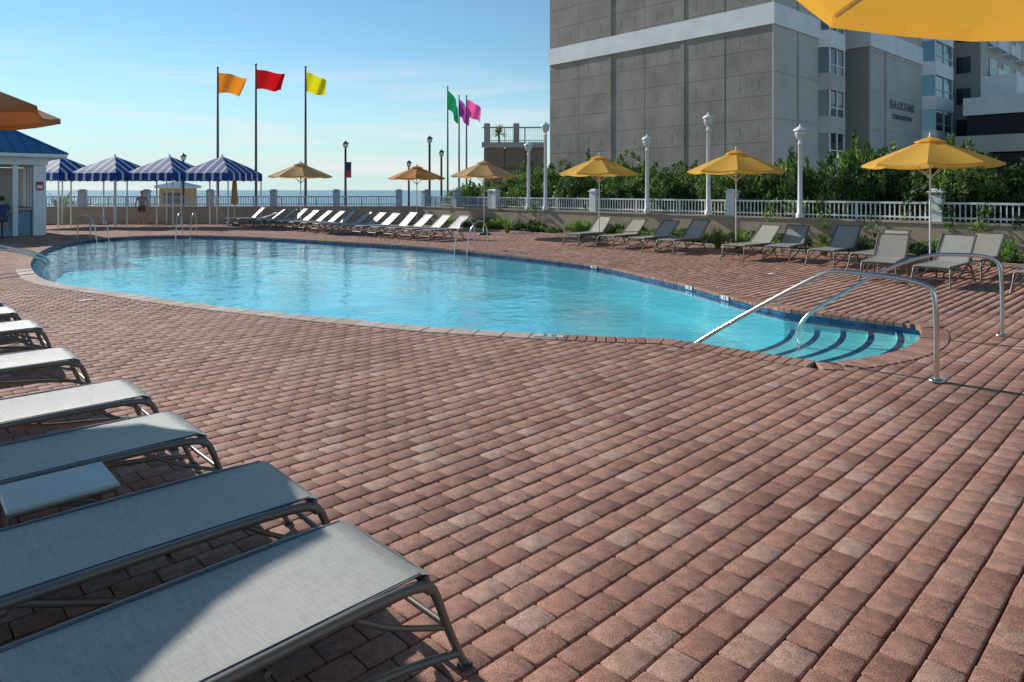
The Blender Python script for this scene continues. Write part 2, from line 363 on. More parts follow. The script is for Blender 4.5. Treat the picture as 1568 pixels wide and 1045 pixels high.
def paver_mesh(name,X,Y,near):
    hx,hy=PL/2-.0024,PW/2-.0044
    if near:
        def ring(ins,z):
            a,b,c=hx-ins,hy-ins,.0075-ins*.2
            return [(-a+c,-b,z),(a-c,-b,z),(a,-b+c,z),(a,b-c,z),(a-c,b,z),(-a+c,b,z),(-a,b-c,z),(-a,-b+c,z)]
        K=8; rings=[ring(0,-.03),ring(0,-.007),ring(.002,-.0022),ring(.0055,0)]
    else:
        def ring(ins,z):
            a,b=hx-ins,hy-ins; return [(-a,-b,z),(a,-b,z),(a,b,z),(-a,b,z)]
        K=4; rings=[ring(0,-.02),ring(.006,0)]
    T=np.array([p for r in rings for p in r]); nv=len(T)
    fs=[]
    for r in range(len(rings)-1):
        for k in range(K): fs.append([r*K+k,r*K+(k+1)%K,(r+1)*K+(k+1)%K,(r+1)*K+k])
    fs.append([(len(rings)-1)*K+k for k in range(K)])
    n=len(X)
    rot=th+np.random.uniform(-.014,.014,n); zz=np.random.normal(0,.0013,n); tx=np.random.normal(0,.008,n); ty=np.random.normal(0,.008,n)
    X=X+np.random.normal(0,.0009,n); Y=Y+np.random.normal(0,.0009,n)
    c=np.cos(rot)[:,None];s=np.sin(rot)[:,None]
    lx=T[None,:,0];ly=T[None,:,1]
    V=np.empty((n,nv,3)); V[:,:,0]=X[:,None]+lx*c-ly*s; V[:,:,1]=Y[:,None]+lx*s+ly*c; V[:,:,2]=T[None,:,2]+zz[:,None]+tx[:,None]*lx+ty[:,None]*ly
    flat=np.array([i for f in fs for i in f]); tot=np.array([len(f) for f in fs])
    Lp=(flat[None,:]+(np.arange(n)*nv)[:,None]).ravel(); tt=np.tile(tot,n); st=np.concatenate([[0],np.cumsum(tt)[:-1]])
    me=bpy.data.meshes.new(name); me.vertices.add(n*nv); me.vertices.foreach_set('co',V.ravel())
    me.loops.add(len(Lp)); me.loops.foreach_set('vertex_index',Lp.astype(np.int32))
    me.polygons.add(len(tt)); me.polygons.foreach_set('loop_start',st.astype(np.int32))
    me.update(calc_edges=True); me.validate(); me.materials.append(mt_paver); return me
dk=empty('brick_deck')
nr=Y<10
place(paver_mesh('pavers_fine',X[nr],Y[nr],True),'pavers_fine',parent=dk)
place(paver_mesh('pavers_broad',X[~nr],Y[~nr],False),'pavers_broad',parent=dk)

# ------------------------------------------------------------ walls, fence, beds
C=Vector((-5,37.5)); dR=Vector((.674,-.739)).normalized(); nR=Vector((.739,.674)).normalized(); dL=Vector((-1,-.035)).normalized()
def seg(mb,a,d,l,off,w_,z0,z1,m):
    nn=Vector((-d.y,d.x)); c=a+d*(l/2)+nn*off
    mb.box((c.x,c.y,(z0+z1)/2),(l,w_,z1-z0),m,math.atan2(d.y,d.x))
wm=MB([mt_stucco,mt_cap]); seg(wm,C,dR,64,0,.36,-3.1,.86,0); seg(wm,C,dR,64,0,.42,.86,.92,1); wm.build('stucco_wall')
wm=MB([mt_stucco,mt_cap]); seg(wm,C-dL*.2,dL,38,0,.36,-3.1,.857,0); seg(wm,C-dL*.2,dL,38,0,.42,.857,.917,1); wm.build('stucco_wall')
mt_fence2=M('bluegrey_paint',(.45,.52,.58),.5,var=.05)
def fence(name,a,d,l,sp,mat,zb=.92,zt=1.46):
    mb=MB([mat]); r=math.atan2(d.y,d.x)
    npil=int(l/sp)+1
    for i in range(npil):
        p=a+d*(i*sp); mb.box((p.x,p.y,(zb+1.72)/2),(.32,.32,1.72-zb),0,r,.01); mb.box((p.x,p.y,1.74),(.40,.40,.05),0,r,.012); mb.box((p.x,p.y,1.80),(.28,.28,.07),0,r,.03)
    for i in range(npil-1):
        s0=a+d*(i*sp+.16); ln=sp-.32
        seg(mb,s0,d,ln,0,.06,zt-.06,zt,0); seg(mb,s0,d,ln,0,.05,zb+.08,zb+.13,0)
        k=int(ln/.13)
        for j in range(1,k):
            q=s0+d*(ln*j/k)
            big= j%max(1,k//3)==0
            mb.box((q.x,q.y,(zb+zt)/2-.015),(.07 if big else .032,.05 if big else .028,zt-zb-.065),0,r)
    mb.build(name)
fence('white_railing_fence',C+dR*6.25,dR,46,6.25,mt_white)
fence('boardwalk_railing',C+dR*.4,dR,5.6,2.8,mt_fence2)
fence('boardwalk_railing',C+dL*1.2,dL,30,3.4,mt_fence2)

bed=MB([mt_soil,mt_cap])
def band(mb,n0,n1,s0,s1,z,m):
    q=[]
    for (s,o) in((s0,n0),(s1,n0),(s1,n1),(s0,n1)):
        p=C+dR*s+nR*o; q.append((p.x,p.y,z))
    mb.face(q,m)
band(bed,-2.05,-.17,3,62,.02,0); 
p0=C+dR*3-nR*2.08; seg(bed,p0,dR,59,0,.08,-.03,.07,1)
bed.build('garden_bed')
pb=MB([mt_soil]); q=C+dR*32+nR*3.2; pb.box((q.x,q.y,-1.3),(62,6,3.6),0,math.atan2(dR.y,dR.x)); pb.build('planting_terrace')

# ------------------------------------------------------------ foliage
def leaves(mb,cen,rad,n,size,m,elong=1.0,flat=.45):
    for _ in range(n):
        d=np.random.normal(0,1,3); d/=np.linalg.norm(d)+1e-6; rr=random.random()**.45
        p=np.array(cen)+d*rr*np.array(rad)
        u=np.random.normal(0,1,3)+d*.8; u[2]+=elong; u/=np.linalg.norm(u); v=np.cross(u,np.random.normal(0,1,3)); v/=np.linalg.norm(v)+1e-6
        s=size*random.uniform(.6,1.4)
        mb.face([p-u*s*.5,p+v*s*flat*.5,p+u*s*.7,p-v*s*flat*.5],m)
def juniper(name,h,wd,seed,dens=1.0):
    random.seed(seed);np.random.seed(seed)
    mb=MB([mt_bark,mt_l1,mt_l2,mt_l3])
    nsp=random.randint(6,8)
    for k in range(nsp):
        a=2*math.pi*k/nsp+random.uniform(-.4,.4); rr=wd*.5*random.uniform(.25,.9) if k else 0
        hh=h*random.uniform(.66,.95) if k else h
        base=Vector((rr*.25*math.cos(a),rr*.25*math.sin(a),0)); tip=Vector((rr*1.15*math.cos(a)+random.uniform(-.1,.1),rr*1.15*math.sin(a),hh))
        mb.tube([base,base.lerp(tip,.5)+Vector((rr*.3*math.cos(a),rr*.3*math.sin(a),-.1)),tip*0.97],[.05,.03,.01],0,6,smooth=1)
        nc=10
        for j in range(nc):
            t=.14+.86*j/(nc-1); c=base.lerp(tip,t)
            spread=(1-t)**.8*wd*.32+.06
            for q in range(4 if t<.85 else 1):
                cc=c+Vector((random.gauss(0,spread),random.gauss(0,spread),random.uniform(-.1,.12)))
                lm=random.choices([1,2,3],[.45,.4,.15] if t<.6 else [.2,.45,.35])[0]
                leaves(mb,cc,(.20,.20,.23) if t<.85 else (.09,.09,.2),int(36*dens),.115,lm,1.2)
    return mb.data(name)
jun=[juniper('juniper_shrub',h,w_,sd_) for h,w_,sd_ in((2.4,1.9,1),(2.0,2.1,2),(2.8,1.8,3),(1.7,2.1,4))]
random.seed(11)
s=1.2
hts=[1.5,1.7,1.6,1.9,1.8,1.8,1.9,1.9,2.1,2.8,2.0,2.2,2.0,2.1,2.2,1.9,2.4,2.1,2.5,2.4,2.9,2.7,2.8,2.3,2.5,2.1,2.4,2.7,2.8,2.9,2.8,2.7,2.6,2.8,2.5,2.8]
i=0
while s<44 and i<len(hts):
    h=hts[i]; k=random.randrange(4); base=(2.4,2.0,2.8,1.7)[k]
    p=C+dR*s+nR*random.uniform(1.0,2.0)
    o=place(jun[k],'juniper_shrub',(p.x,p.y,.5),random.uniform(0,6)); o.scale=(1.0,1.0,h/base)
    s+=random.uniform(.95,1.25); i+=1
for k in range(24):
    p=C+dR*(5+k*1.6)+nR*random.uniform(2.8,3.8); kk=random.randrange(4)
    o=place(jun[kk],'juniper_shrub',(p.x,p.y,.5),random.uniform(0,6)); o.scale=(1.15,1.15,random.uniform(.9,1.1))
def lowplant(seed,m1,m2):
    random.seed(seed);np.random.seed(seed); mb=MB([mt_bark,m1,m2])
    for _ in range(26):
        a=random.uniform(0,6.3);r=.42*random.random()**.6; c=(r*math.cos(a),r*math.sin(a),.12+.22*random.random()*(1-r))
        leaves(mb,c,(.13,.13,.11),26,.075,random.choice((1,2)),.4,.6)
        mb.tube([(0,0,0),c],.006,0,4,smooth=0)
    return mb.data('ground_cover_shrub')
lp=[lowplant(5,mt_l2,mt_l3),lowplant(6,mt_l3,mt_l4),lowplant(8,mt_l1,mt_l2)]
random.seed(3)
for k in range(78):
    s=4+k*.55+random.uniform(-.2,.2)
    if s>22 and random.random()<.3: continue
    p=C+dR*s-nR*random.uniform(.6,1.75); o=place(random.choice(lp),'ground_cover_shrub',(p.x,p.y,.02),random.uniform(0,6),scale=random.uniform(.7,1.4))
def grassclump(seed):
    random.seed(seed); mb=MB([mt_l3,mt_l4])
    for _ in range(150):
        a=random.uniform(0,6.28);l=random.uniform(.35,.8);sp=random.uniform(.05,.45)
        d=Vector((math.cos(a),math.sin(a),0)); sd2=Vector((-d.y,d.x,0))*.007
        b0=d*.05; m1=b0+d*sp*.4+Vector((0,0,l*.65)); t=b0+d*sp+Vector((0,0,l))
        mm=random.choice((0,1)); mb.face([b0-sd2,b0+sd2,m1+sd2,m1-sd2],mm); mb.face([m1-sd2,m1+sd2,t],mm)
    return mb.data('ornamental_grass')
gc=grassclump(2)
for (x,y) in((3.1,24.4),(2.5,25.0),(6.3,20.9),(6.8,20.4),(11.3,16.0),(-.2,28.6),(8.5,18.6)): place(gc,'ornamental_grass',(x,y,.0),x*3)

# ------------------------------------------------------------ loungers
def lounger(name,ang):
    mb=MB([mt_frame,mt_sling,mt_piping,mt_plasticfoot])
    W=.30; Z=.38; xh=-1.22; Lb=.74
    ca,sa=math.cos(ang),math.sin(ang)
    top=lambda t:(xh-Lb*t*ca,Z+Lb*t*sa)
    for sgn in(-1,1):
        y=sgn*W
        mb.tube([(0.0,y,Z-.045),(-.05,y,Z),(-.6,y,Z+.006),(xh,y,Z),],.020,0,12,smooth=2)
        hx_,hz_=top(1); mb.tube([(xh-.01,y*.985,Z),(hx_,y*.985,hz_)],.018,0,10)
        mb.tube([(-.03,y,Z-.01),(.02,y,Z-.05),(.075,y*1.04,.16),(.14,y*1.1,.012)],[.018,.018,.016,.014],0,10)
        mb.tube([(.12,y*1.08,.06),(-.12,y*1.04,.11),(-.55,y,.16),(-.95,y,.30),(-1.12,y,Z-.01)],.0155,0,10)
        mb.tube([(.07,y*1.03,.17),(-.16,y*.98,.26),(-.33,y*.97,Z-.01)],.011,0,8)
        mb.tube([(-1.15,y,Z-.02),(-1.3,y*1.03,.30),(-1.42,y*1.07,.15),(-1.5,y*1.1,.012)],[.019,.018,.017,.015],0,8)
        mb.box((.142,y*1.1,.008),(.045,.04,.016),3); mb.box((-1.5,y*1.1,.008),(.045,.04,.016),3)
        mb.tube([(-.03,y*.93,Z+.018),(-.6,y*.93,Z+.020),(xh,y*.93,Z+.018)],.004,2,5,smooth=0)
        mb.tube([(xh,y*.92,Z+.02),(hx_,y*.92,hz_+.02)],.004,2,5,smooth=0)
    mb.tube([(-.02,-W,Z-.015),(-.0,-W*.9,Z-.012),(-.0,W*.9,Z-.012),(-.02,W,Z-.015)],.019,0,10)
    mb.tube([(.08,-W,.17),(.08,W,.17)],.012,0,8); mb.tube([(-1.40,-W,.18),(-1.40,W,.18)],.013,0,8)
    mb.tube([(-.62,-W,.335),(-.62,W,.335)],.012,0,8)
    hx_,hz_=top(1); mb.tube([(hx_,-W,hz_),(hx_,W,hz_)],.018,0,10)
    if ang>.1:
        px,pz=top(.55)
        for sgn in(-1,1): mb.tube([(px,sgn*W*.9,pz),(-1.47,sgn*W*.95,.08)],.009,0,6)
    def sheet(f,nx,x0):
        ny=8; vs=[];fs=[]
        for i in range(nx+1):
            for j in range(ny+1):
                v=-1+2*j/ny; vs.append(f(i/nx,v))
        for i in range(nx):
            for j in range(ny):
                a=i*(ny+1)+j; fs.append((a,a+1,a+ny+2,a+ny+1))
        mb.mesh(vs,fs,1,True)
        vs2=[(x,y,z-.006) for x,y,z in vs]; mb.mesh(vs2,[f_[::-1] for f_ in fs],1,True)
    def f1(t,v):
        sag=.014*(1-v*v)*(math.sin(math.pi*t)**.5); x=.016-t*(-xh+.016-.01)
        drop=.02*max(0,1-t*22)**2
        return (x,v*W*.955,Z+.020-sag-drop)
    def f2(t,v):
        x,z=top(t); sag=.016*(1-v*v)*math.sin(math.pi*t)
        return (x+sag*sa-.02*sa,v*W*.94,z+.019*ca-sag*ca)
    sheet(f1,24,0); sheet(f2,10,0)
    return mb.data(name)
LF=lounger('sun_lounger',0.0); LU=lounger('sun_lounger',R(38)); LM=lounger('sun_lounger',R(20)); LU2=lounger('sun_lounger',R(44))
def fg(x,y,deg):
    a=R(deg)
    cx=x+(-math.sin(a))*.30; cy=y+math.cos(a)*.30
    place(LF,'sun_lounger',(cx,cy,0),a)
for x,y,d in((-.30,2.50,45),(-.89,3.12,42.5),(-1.76,3.93,44),(-2.47,4.66,44),(-3.60,5.68,43),(-4.80,6.97,43),(-5.65,7.8,43),(-6.35,8.5,43),(-7.1,9.25,43)): fg(x,y,d)
HD=math.atan2(-.674,-.739)
for k,(x,y) in enumerate(((1.95,22.0),(2.9,21.0),(3.65,20.1),(4.35,19.3),(5.7,17.5),(6.65,17.1),(7.3,16.1),(7.8,15.1),(7.2,13.4),(7.75,12.6),(9.2,13.9),(8.9,11.6),(9.6,11.0))):
    place(LU if k%3 else LU2,'sun_lounger',(x,y,0),HD+random.uniform(-.07,.07)+(.12 if k in(5,8) else 0))
for k in range(16):
    t=k/15; hx_=-12.9+t*11.2; hy_=35.4-t*10.2
    place((LM if k<2 else LU) if k%4 else LU2,'sun_lounger',(hx_-1.33,hy_-1.2,0),HD+random.uniform(-.08,.08)-.1*(1-t))

mt_tabletop=M('table_top',(.42,.42,.38),.4,var=.04)
tb=MB([mt_frame,mt_tabletop])
tb.box((0,0,.40),(.44,.36,.022),1,0,.008); 
for sx_ in(-1,1):
    tb.tube([(sx_*.20,-.16,.385),(sx_*.20,.16,.385)],.014,0,8)
    for sy_ in(-1,1): tb.tube([(sx_*.205,sy_*.17,.39),(sx_*.205,sy_*.175,.36),(sx_*.215,sy_*.195,.0)],.014,0,8)
for sy_ in(-1,1): tb.tube([(-.20,sy_*.165,.385),(.20,sy_*.165,.385)],.014,0,8)
tb.build('side_table',(-2.14,3.22,0),R(43))

# ------------------------------------------------------------ umbrellas
mt_can=M('yellow_canopy',(.90,.50,.07),.75,var=.05,scale=3,transl=.42,fine=.06,fscale=400)
mt_can2=M('tan_canopy',(.66,.42,.17),.8,var=.06,scale=3,transl=.38)
mt_can3=M('orange_canopy',(.72,.32,.07),.8,var=.06,scale=3,transl=.35)
mt_can4=M('rust_canopy',(.50,.17,.05),.8,var=.06,scale=3,transl=.2)
mt_wood=M('light_pole',(.70,.68,.62),.4,var=.04)
def umbrella(mat,Rr=1.36,za=2.95,zr=2.40,name='patio_umbrella'):
    mb=MB([mat,mt_wood,mt_dark,mt_cap]); nseg=8; nr=8; sub=4
    for k in range(nseg):
        a0=2*math.pi*k/nseg; a1=2*math.pi*(k+1)/nseg
        vs=[];fs=[]
        for i in range(nr+1):
            t=.07+.93*i/nr; r=Rr*t
            for j in range(sub+1):
                q=j/sub
                p=Vector((math.cos(a0),math.sin(a0),0)).lerp(Vector((math.cos(a1),math.sin(a1),0)),q)*r
                sag=.045*math.sin(math.pi*q)*t
                z=za-.03-(za-zr)*(t**1.12)-sag
                inw=1-.035*math.sin(math.pi*q)*(t**4)
                vs.append((p.x*inw,p.y*inw,z))
        for i in range(nr):
            for j in range(sub):
                b_=i*(sub+1)+j; fs.append((b_,b_+sub+1,b_+sub+2,b_+1))
        mb.mesh(vs,fs,0,True)
        rim=vs[-(sub+1):]
        for j in range(sub):
            a,b_=rim[j],rim[j+1]; mb.face([a,(a[0]*1.003,a[1]*1.003,a[2]-.045),(b_[0]*1.003,b_[1]*1.003,b_[2]-.045),b_],0)
        ex=(Rr*math.cos(a0),Rr*math.sin(a0),zr-.005)
        mb.tube([(0,0,za-.07),((Rr*.5)*math.cos(a0),(Rr*.5)*math.sin(a0),za-.05-(za-zr)*.5**1.12),(ex[0]*.99,ex[1]*.99,zr-.035)],.010,1,6,smooth=1)
        mb.tube([(.04*math.cos(a0),.04*math.sin(a0),zr-.30),((Rr*.52)*math.cos(a0),(Rr*.52)*math.sin(a0),za-.07-(za-zr)*.52**1.12)],.008,1,6)
        c0=(.30*math.cos(a0),.30*math.sin(a0),za-.075);c1=(.30*math.cos(a1),.30*math.sin(a1),za-.075)
        mb.face([(0,0,za+.035),c0,c1],0); mb.face([c0,(c0[0],c0[1],c0[2]-.03),(c1[0],c1[1],c1[2]-.03),c1],0)
    mb.lathe((0,0,0),[(.021,.02),(.021,za)],1,12); mb.lathe((0,0,za),[(.018,0),(.03,.03),(.02,.06),(.028,.09),(.0,.13)],1,10)
    mb.lathe((0,0,zr-.34),[(.02,0),(.045,0),(.045,.07),(.02,.07)],1,12)
    mb.lathe((0,0,0),[(.27,0),(.27,.04),(.23,.065),(.06,.085),(.035,.10),(.035,.34),(.0,.34)],2,24)
    return mb.data(name)
Uy=umbrella(mt_can); Ut=umbrella(mt_can2); Uo=umbrella(mt_can3); Ur=umbrella(mt_can4,zr=2.46)
for me,x,y,a,sc in((Uy,9.25,15.1,.2,1),(Uy,6.4,19.5,.5,.99),(Uy,2.9,22.7,.1,.99),(Ut,-1.12,27.4,.3,1),(Uo,-4.6,33,.1,1),(Ut,-9.5,30.7,.4,1.02),(Uy,1.90,1.33,R(30),1.035),(Ur,-4.92,5.05,.05,1.0)):
    place(me,'patio_umbrella',(x,y,0),a,scale=sc)
cu=MB([mt_can2,mt_wood,mt_dark]); cu.lathe((0,0,0),[(.05,1.05),(.17,1.15),(.15,1.5),(.13,1.9),(.09,2.3),(.03,2.55),(0,2.6)],0,10); cu.lathe((0,0,0),[(.02,0),(.02,2.7)],1,8); cu.lathe((0,0,0),[(.25,0),(.25,.06),(.03,.08)],2,16)
cu.build('closed_umbrella',(-13.9,34.2,0))

# ------------------------------------------------------------ pool rails
def rail(name,pts,r=.024,extra=None,sm=3):
    mb=MB([mt_metal]); mb.tube(pts,r,0,14,smooth=sm)
    for (x,y) in (extra or []): mb.lathe((x,y,.013),[(.07,0),(.07,.008),(.035,.022),(.026,.022)],0,20)
    mb.build(name)
rail('pool_handrail',[(3.98,6.40,0),(3.98,6.40,.78),(3.93,6.45,.93),(3.36,6.955,.975),(3.22,7.08,.95),(2.19,8.0,.04),(1.95,8.22,-.25)],extra=[(3.98,6.40)])
rail('pool_handrail',[(6.03,8.40,0),(6.03,8.40,.80),(5.97,8.42,.95),(5.72,8.47,1.0),(5.05,8.63,.98),(3.95,8.91,.25),(3.82,8.95,.10),(3.76,8.96,-.02),(3.76,8.96,-.3)],extra=[(6.03,8.40)])
def ladder(x,y,deg,sc=1):
    mb=MB([mt_metal])
    for yy in(-.27,.27):
        mb.tube([(.75,yy,0),(.75,yy,.55),(.62,yy,.84),(.30,yy,.88),(.0,yy,.62),(-.12,yy,.0),(-.12,yy,-.65)],.022,0,10,smooth=3)
    for z in(-.25,-.5): mb.box((-.12,0,z),(.1,.52,.03),0)
    mb.build('pool_ladder',(x,y,0),R(deg))
ladder(-1.45,20.45,48)
ladder(-13.0,27.05,100); ladder(-15.2,25.2,165)
for dx in(0,.75):
    rail('pool_handrail',[(-12.0-dx*.55,13.5+dx*.9,0),(-12.0-dx*.55,13.5+dx*.9,.75),(-11.85-dx*.55,13.7+dx*.9,.88),(-11.3-dx*.55,14.45+dx*.9,.62),(-10.65-dx*.55,15.2+dx*.9,.36),(-10.45-dx*.55,15.45+dx*.9,.1),(-10.6-dx*.55,15.3+dx*.9,-.2)],.028)
mt_tilew=M('white_tile',(.55,.55,.51),.3)
def depth(x,y,rz,vert=False,tx='3 0'):
    e=empty('depth_marker_tile',(x,y,0),rz); t=MB([mt_tilew])
    if vert:
        t.box((0,-.012,-.035),(.22,.012,.07),0,0,.003); t.build('tile',parent=e); text('numeral',tx,.08,(0,-.020,-.035),(R(90),0,0),mt_navy,e,.002)
    else:
        t.box((0,0,.018),(.36,.14,.006),0); t.build('tile',parent=e); text('numeral',tx,.14,(0,0,.023),(0,0,0),mt_navy,e,.001)
def onedge(x,y):
    i=min(range(n),key=lambda k:(POOL[k][0]-x)**2+(POOL[k][1]-y)**2); a=Vector(POOL[i]);b_=Vector(POOL[(i+1)%n]); return a.lerp(b_,.5),(b_-a).normalized()
for (x,y) in((3.65,11.4),(3.4,12.6),(2.1,16.1)):
    p,t=onedge(x,y); nn=Vector((-t.y,t.x)); depth(p.x+nn.x*.03,p.y+nn.y*.03,math.atan2(t.y,t.x)+math.pi,True)
p,t=onedge(.2,8.5); depth(p.x,p.y-.13,math.atan2(t.y,t.x))
for (x,y) in((5.6,14.6),(-6.9,11.1)):
    s2=MB([mt_coplight,mt_dark]); s2.lathe((0,0,0),[(.13,0),(.13,.005),(.0,.006)],0,24); s2.lathe((0,0,.006),[(.02,0),(.02,.003),(0,.003)],1,10); s2.build('skimmer_lid',(x,y,.002))

# ------------------------------------------------------------ lamp posts
mt_glass=M('lamp_glass',(.75,.76,.74),.2,var=.02,transl=.3)
def lamppost(h,mat):
    mb=MB([mat,mt_glass])
    mb.lathe((0,0,0),[(.13,0),(.13,.12),(.085,.18),(.085,.5),(.075,.55),(.065,h-.62),(.09,h-.6),(.055,h-.55),(.055,h-.46),(.12,h-.42)],0,14)
    mb.lathe((0,0,h-.42),[(.11,0),(.16,.10),(.165,.2),(.14,.24)],1,14)
    mb.lathe((0,0,h-.18),[(.21,0),(.20,.04),(.10,.11),(.03,.15),(.03,.19),(0,.22)],0,14)
    return mb
for x,y,top_,mat,z0 in((9.12,21.6,3.85,mt_white,.92),(6.92,24.05,4.5,mt_white,.92),(5.15,26.0,3.9,mt_white,.92),(1.48,30.1,4.8,mt_white,.92),(.75,31.0,4.0,mt_white,.92),
      (-4.95,41,5.05,mt_dark,-3),(-4.55,44,4.4,mt_dark,-3),(-6.95,46,3.8,mt_dark,-3),(-10.0,41,4.75,mt_dark,-3),(-20.7,43,4.1,mt_dark,-3)):  # far posts dark: their backlit shade is put into the material colour
    lamppost(top_-z0,mat).build('street_lamp',(x,y,z0))
bn=MB([M('banner_red',(.5,.03,.05),.6),M('banner_navy',(.02,.03,.12),.6),mt_dark])
bn.box((.22,0,3.2),(.30,.012,.5),1); bn.box((.22,0,2.75),(.30,.012,.4),0); bn.box((.22,0,3.46),(.36,.02,.02),2); bn.box((.22,0,2.54),(.36,.02,.02),2); bn.build('lamp_banner',(-10.0,40.9,0))

# ------------------------------------------------------------ flags
def flag(name,x,y,top_,col,wd,ht,ang,phase,droop=.25,amp=.22):
    m=M(name+'_cloth',col,.7,var=.06,transl=.4)
    mb=MB([mt_pole,m])
    mb.lathe((0,0,-3),[(.10,0),(.07,(top_+3)*.7),(.05,top_+3)],0,10); mb.lathe((0,0,top_),[(0.02,0),(.08,.05),(.06,.12),(0,.14)],0,10)
    nx,ny=26,12; vs=[];fs=[]
    for i in range(nx+1):
        u=i/nx
        for j in range(ny+1):
            v=j/ny
            yy=amp*math.sin(u*8+phase+v*2.0)*u**.6; xx=.04+wd*u*(.95-.05*math.cos(u*6))*(1-.12*v*u)+.10*v*math.sin(u*5+phase)*u
            zz=-.25-ht*v*(1-.12*u)-droop*(u**1.4)*ht+.10*math.sin(u*6.5+phase)*u
            vs.append((xx*math.cos(ang)-yy*math.sin(ang),xx*math.sin(ang)+yy*math.cos(ang),top_+zz))
    for i in range(nx):
        for j in range(ny):
            a=i*(ny+1)+j; fs.append((a,a+1,a+ny+2,a+ny+1))
    mb.mesh(vs,fs,1,True); mb.build(name,(x,y,0))
flag('orange_flag',-18.1,42,9.25,(.85,.28,.02),1.85,1.25,0,0.,.25)
flag('red_flag',-15.75,42,9.45,(.62,.006,.01),1.9,1.2,0.1,1.2,.25)
flag('yellow_flag',-12.7,42,9.3,(.80,.72,.01),1.3,1.2,.3,2.2,.45)
flag('green_flag',-5.65,60,10.8,(.01,.28,.10),1.2,1.7,.6,.6,.9)
flag('violet_flag',-4.65,60,10.0,(.42,.08,.45),1.0,1.5,.5,1.6,.8)
flag('pink_flag',-4.0,60,10.0,(.85,.12,.42),1.35,1.5,.3,2.8,.5)

# ------------------------------------------------------------ cabanas
mt_blue=M('blue_canvas',(.012,.075,.33),.7,var=.08,transl=.2); mt_wcan=M('white_canvas',(.78,.80,.82),.7,var=.04,transl=.25)
def cabana():
    mb=MB([mt_blue,mt_wcan,mt_white]); H=1.36; za,zr,zv=3.5,2.62,2.28
    ST=((-.74,-.64),(-.41,-.31),(-.05,.05),(.31,.41),(.64,.74))
    br=sorted(set([-1,1,0]+[v for s_ in ST for v in s_]))
    for q in range(4):
        a=q*math.pi/2; ca,sa=math.cos(a),math.sin(a)
        def P(u,h,z=None):
            x=u*H; y=-H*(1-h)
            zz=zr+(za-zr)*h**.9 if z is None else z
            return (x*ca-y*sa,x*sa+y*ca,zz)
        for i in range(len(br)-1):
            u0,u1=br[i],br[i+1]; mid_=(u0+u1)/2
            m=1 if any(l<=mid_<=h_ for l,h_ in ST) else 0
            ns=5; h0,h1=1-abs(u0),1-abs(u1)
            for k in range(ns):
                f0,f1=k/ns,(k+1)/ns
                pts=[P(u0,h0*f0),P(u1,h1*f0),P(u1,h1*f1),P(u0,h0*f1)]
                mb.face(pts,m)
            mb.face([P(u0,0,zr),P(u0,-.01,zv),P((u0+u1)/2,-.01,zv-.05),P(u1,-.01,zv),P(u1,0,zr)],m)
        mb.tube([(H*ca*.97-H*.97*sa,H*.97*sa+H*.97*ca,0),(H*ca*.97-H*.97*sa,H*.97*sa+H*.97*ca,zr)],.035,2,8)
        mb.tube([P(-.97,.03,zr-.03),P(.97,.03,zr-.03)],.025,2,6)
    mb.lathe((0,0,za),[(.04,-.03),(.05,.05),(0,.12)],2,8)
    return mb.data('striped_cabana')
cb=cabana()
for x in(-22.75,-20.0,-17.25,-14.6): place(cb,'striped_cabana',(x,34.4,0),R(-14))

# ------------------------------------------------------------ kiosk bar
TH=math.atan2(.674,.739)
mt_roof=M('blue_metal_roof',(.02,.15,.32),.4,.3,var=.06)
mt_wood2=M('bar_interior',(.12,.10,.085),.7,var=.2)
kk=empty('pool_bar_kiosk',(-22.0,26.9,0),TH)
mb=MB([mt_white,mt_wood2,mt_cap,M('shutter_blue',(.25,.38,.5),.5)])
HX,HY=2.6,2.15
for x in np.linspace(-HX,HX,7): mb.box((x,-HY,1.39),(.17,.17,2.77),0,0,.01)
for y in np.linspace(-HY,HY,6)[1:]: mb.box((HX,y,1.39),(.17,.17,2.77),0,0,.01)
mb.box((HX-.09,-HY+.09,1.385),(.42,.42,2.76),0,0,.01)
mb.box((0,HY-.1,1.38),(2*HX-.2,.15,2.75),0); mb.box((-HX,0,1.38),(.15,2*HY-.2,2.75),0)
mb.box((0,-HY+.25,.5),(2*HX-.7,.12,1.0),3); mb.box((HX-.25,.15,.5),(.12,2*HY-.9,1.0),3)
mb.box((0,-HY+.22,1.05),(2*HX-.5,.5,.06),2); mb.box((HX-.22,.25,1.05),(.5,2*HY-.9,.06),2)
mb.box((0,0,2.95),(2*HX+.35,2*HY+.35,.34),0,0,.01); mb.box((0,.5,1.2),(2.4,.6,1.9),1)
mb.build('frame',parent=kk)
rf=MB([mt_roof,mt_white]); E=.75; A=(-HX-E,-HY-E,3.22);B=(HX+E,-HY-E,3.22);Cc=(HX+E,HY+E,3.22);D=(-HX-E,HY+E,3.22); r1=(-.6,0,4.9);r2=(.6,0,4.9)
for f in((A,B,r2,r1),(B,Cc,r2),(Cc,D,r1,r2),(D,A,r1)): rf.face(f,0)
def lerp3(a,b,t): return tuple(a[i]+(b[i]-a[i])*t for i in range(3))
for k in range(1,16):
    t=k/16
    top_=lerp3(r1,r2,min(max((t-.35)/.3,0),1))
    s0=lerp3(A,B,t)
    if t<.35: e_=lerp3(A,r1,t/.35); 
    elif t>.65: e_=lerp3(B,r2,(1-t)/.35)
    else: e_=top_
    rf.tube([(s0[0],s0[1],s0[2]+.015),(e_[0],e_[1],e_[2]+.015)],.018,0,4,smooth=0)
    s1=lerp3(B,Cc,t); e1_=lerp3(B,r2,t/.5) if t<.5 else lerp3(Cc,r2,(1-t)/.5)
    rf.tube([(s1[0],s1[1],s1[2]+.015),(e1_[0],e1_[1],e1_[2]+.015)],.018,0,4,smooth=0)
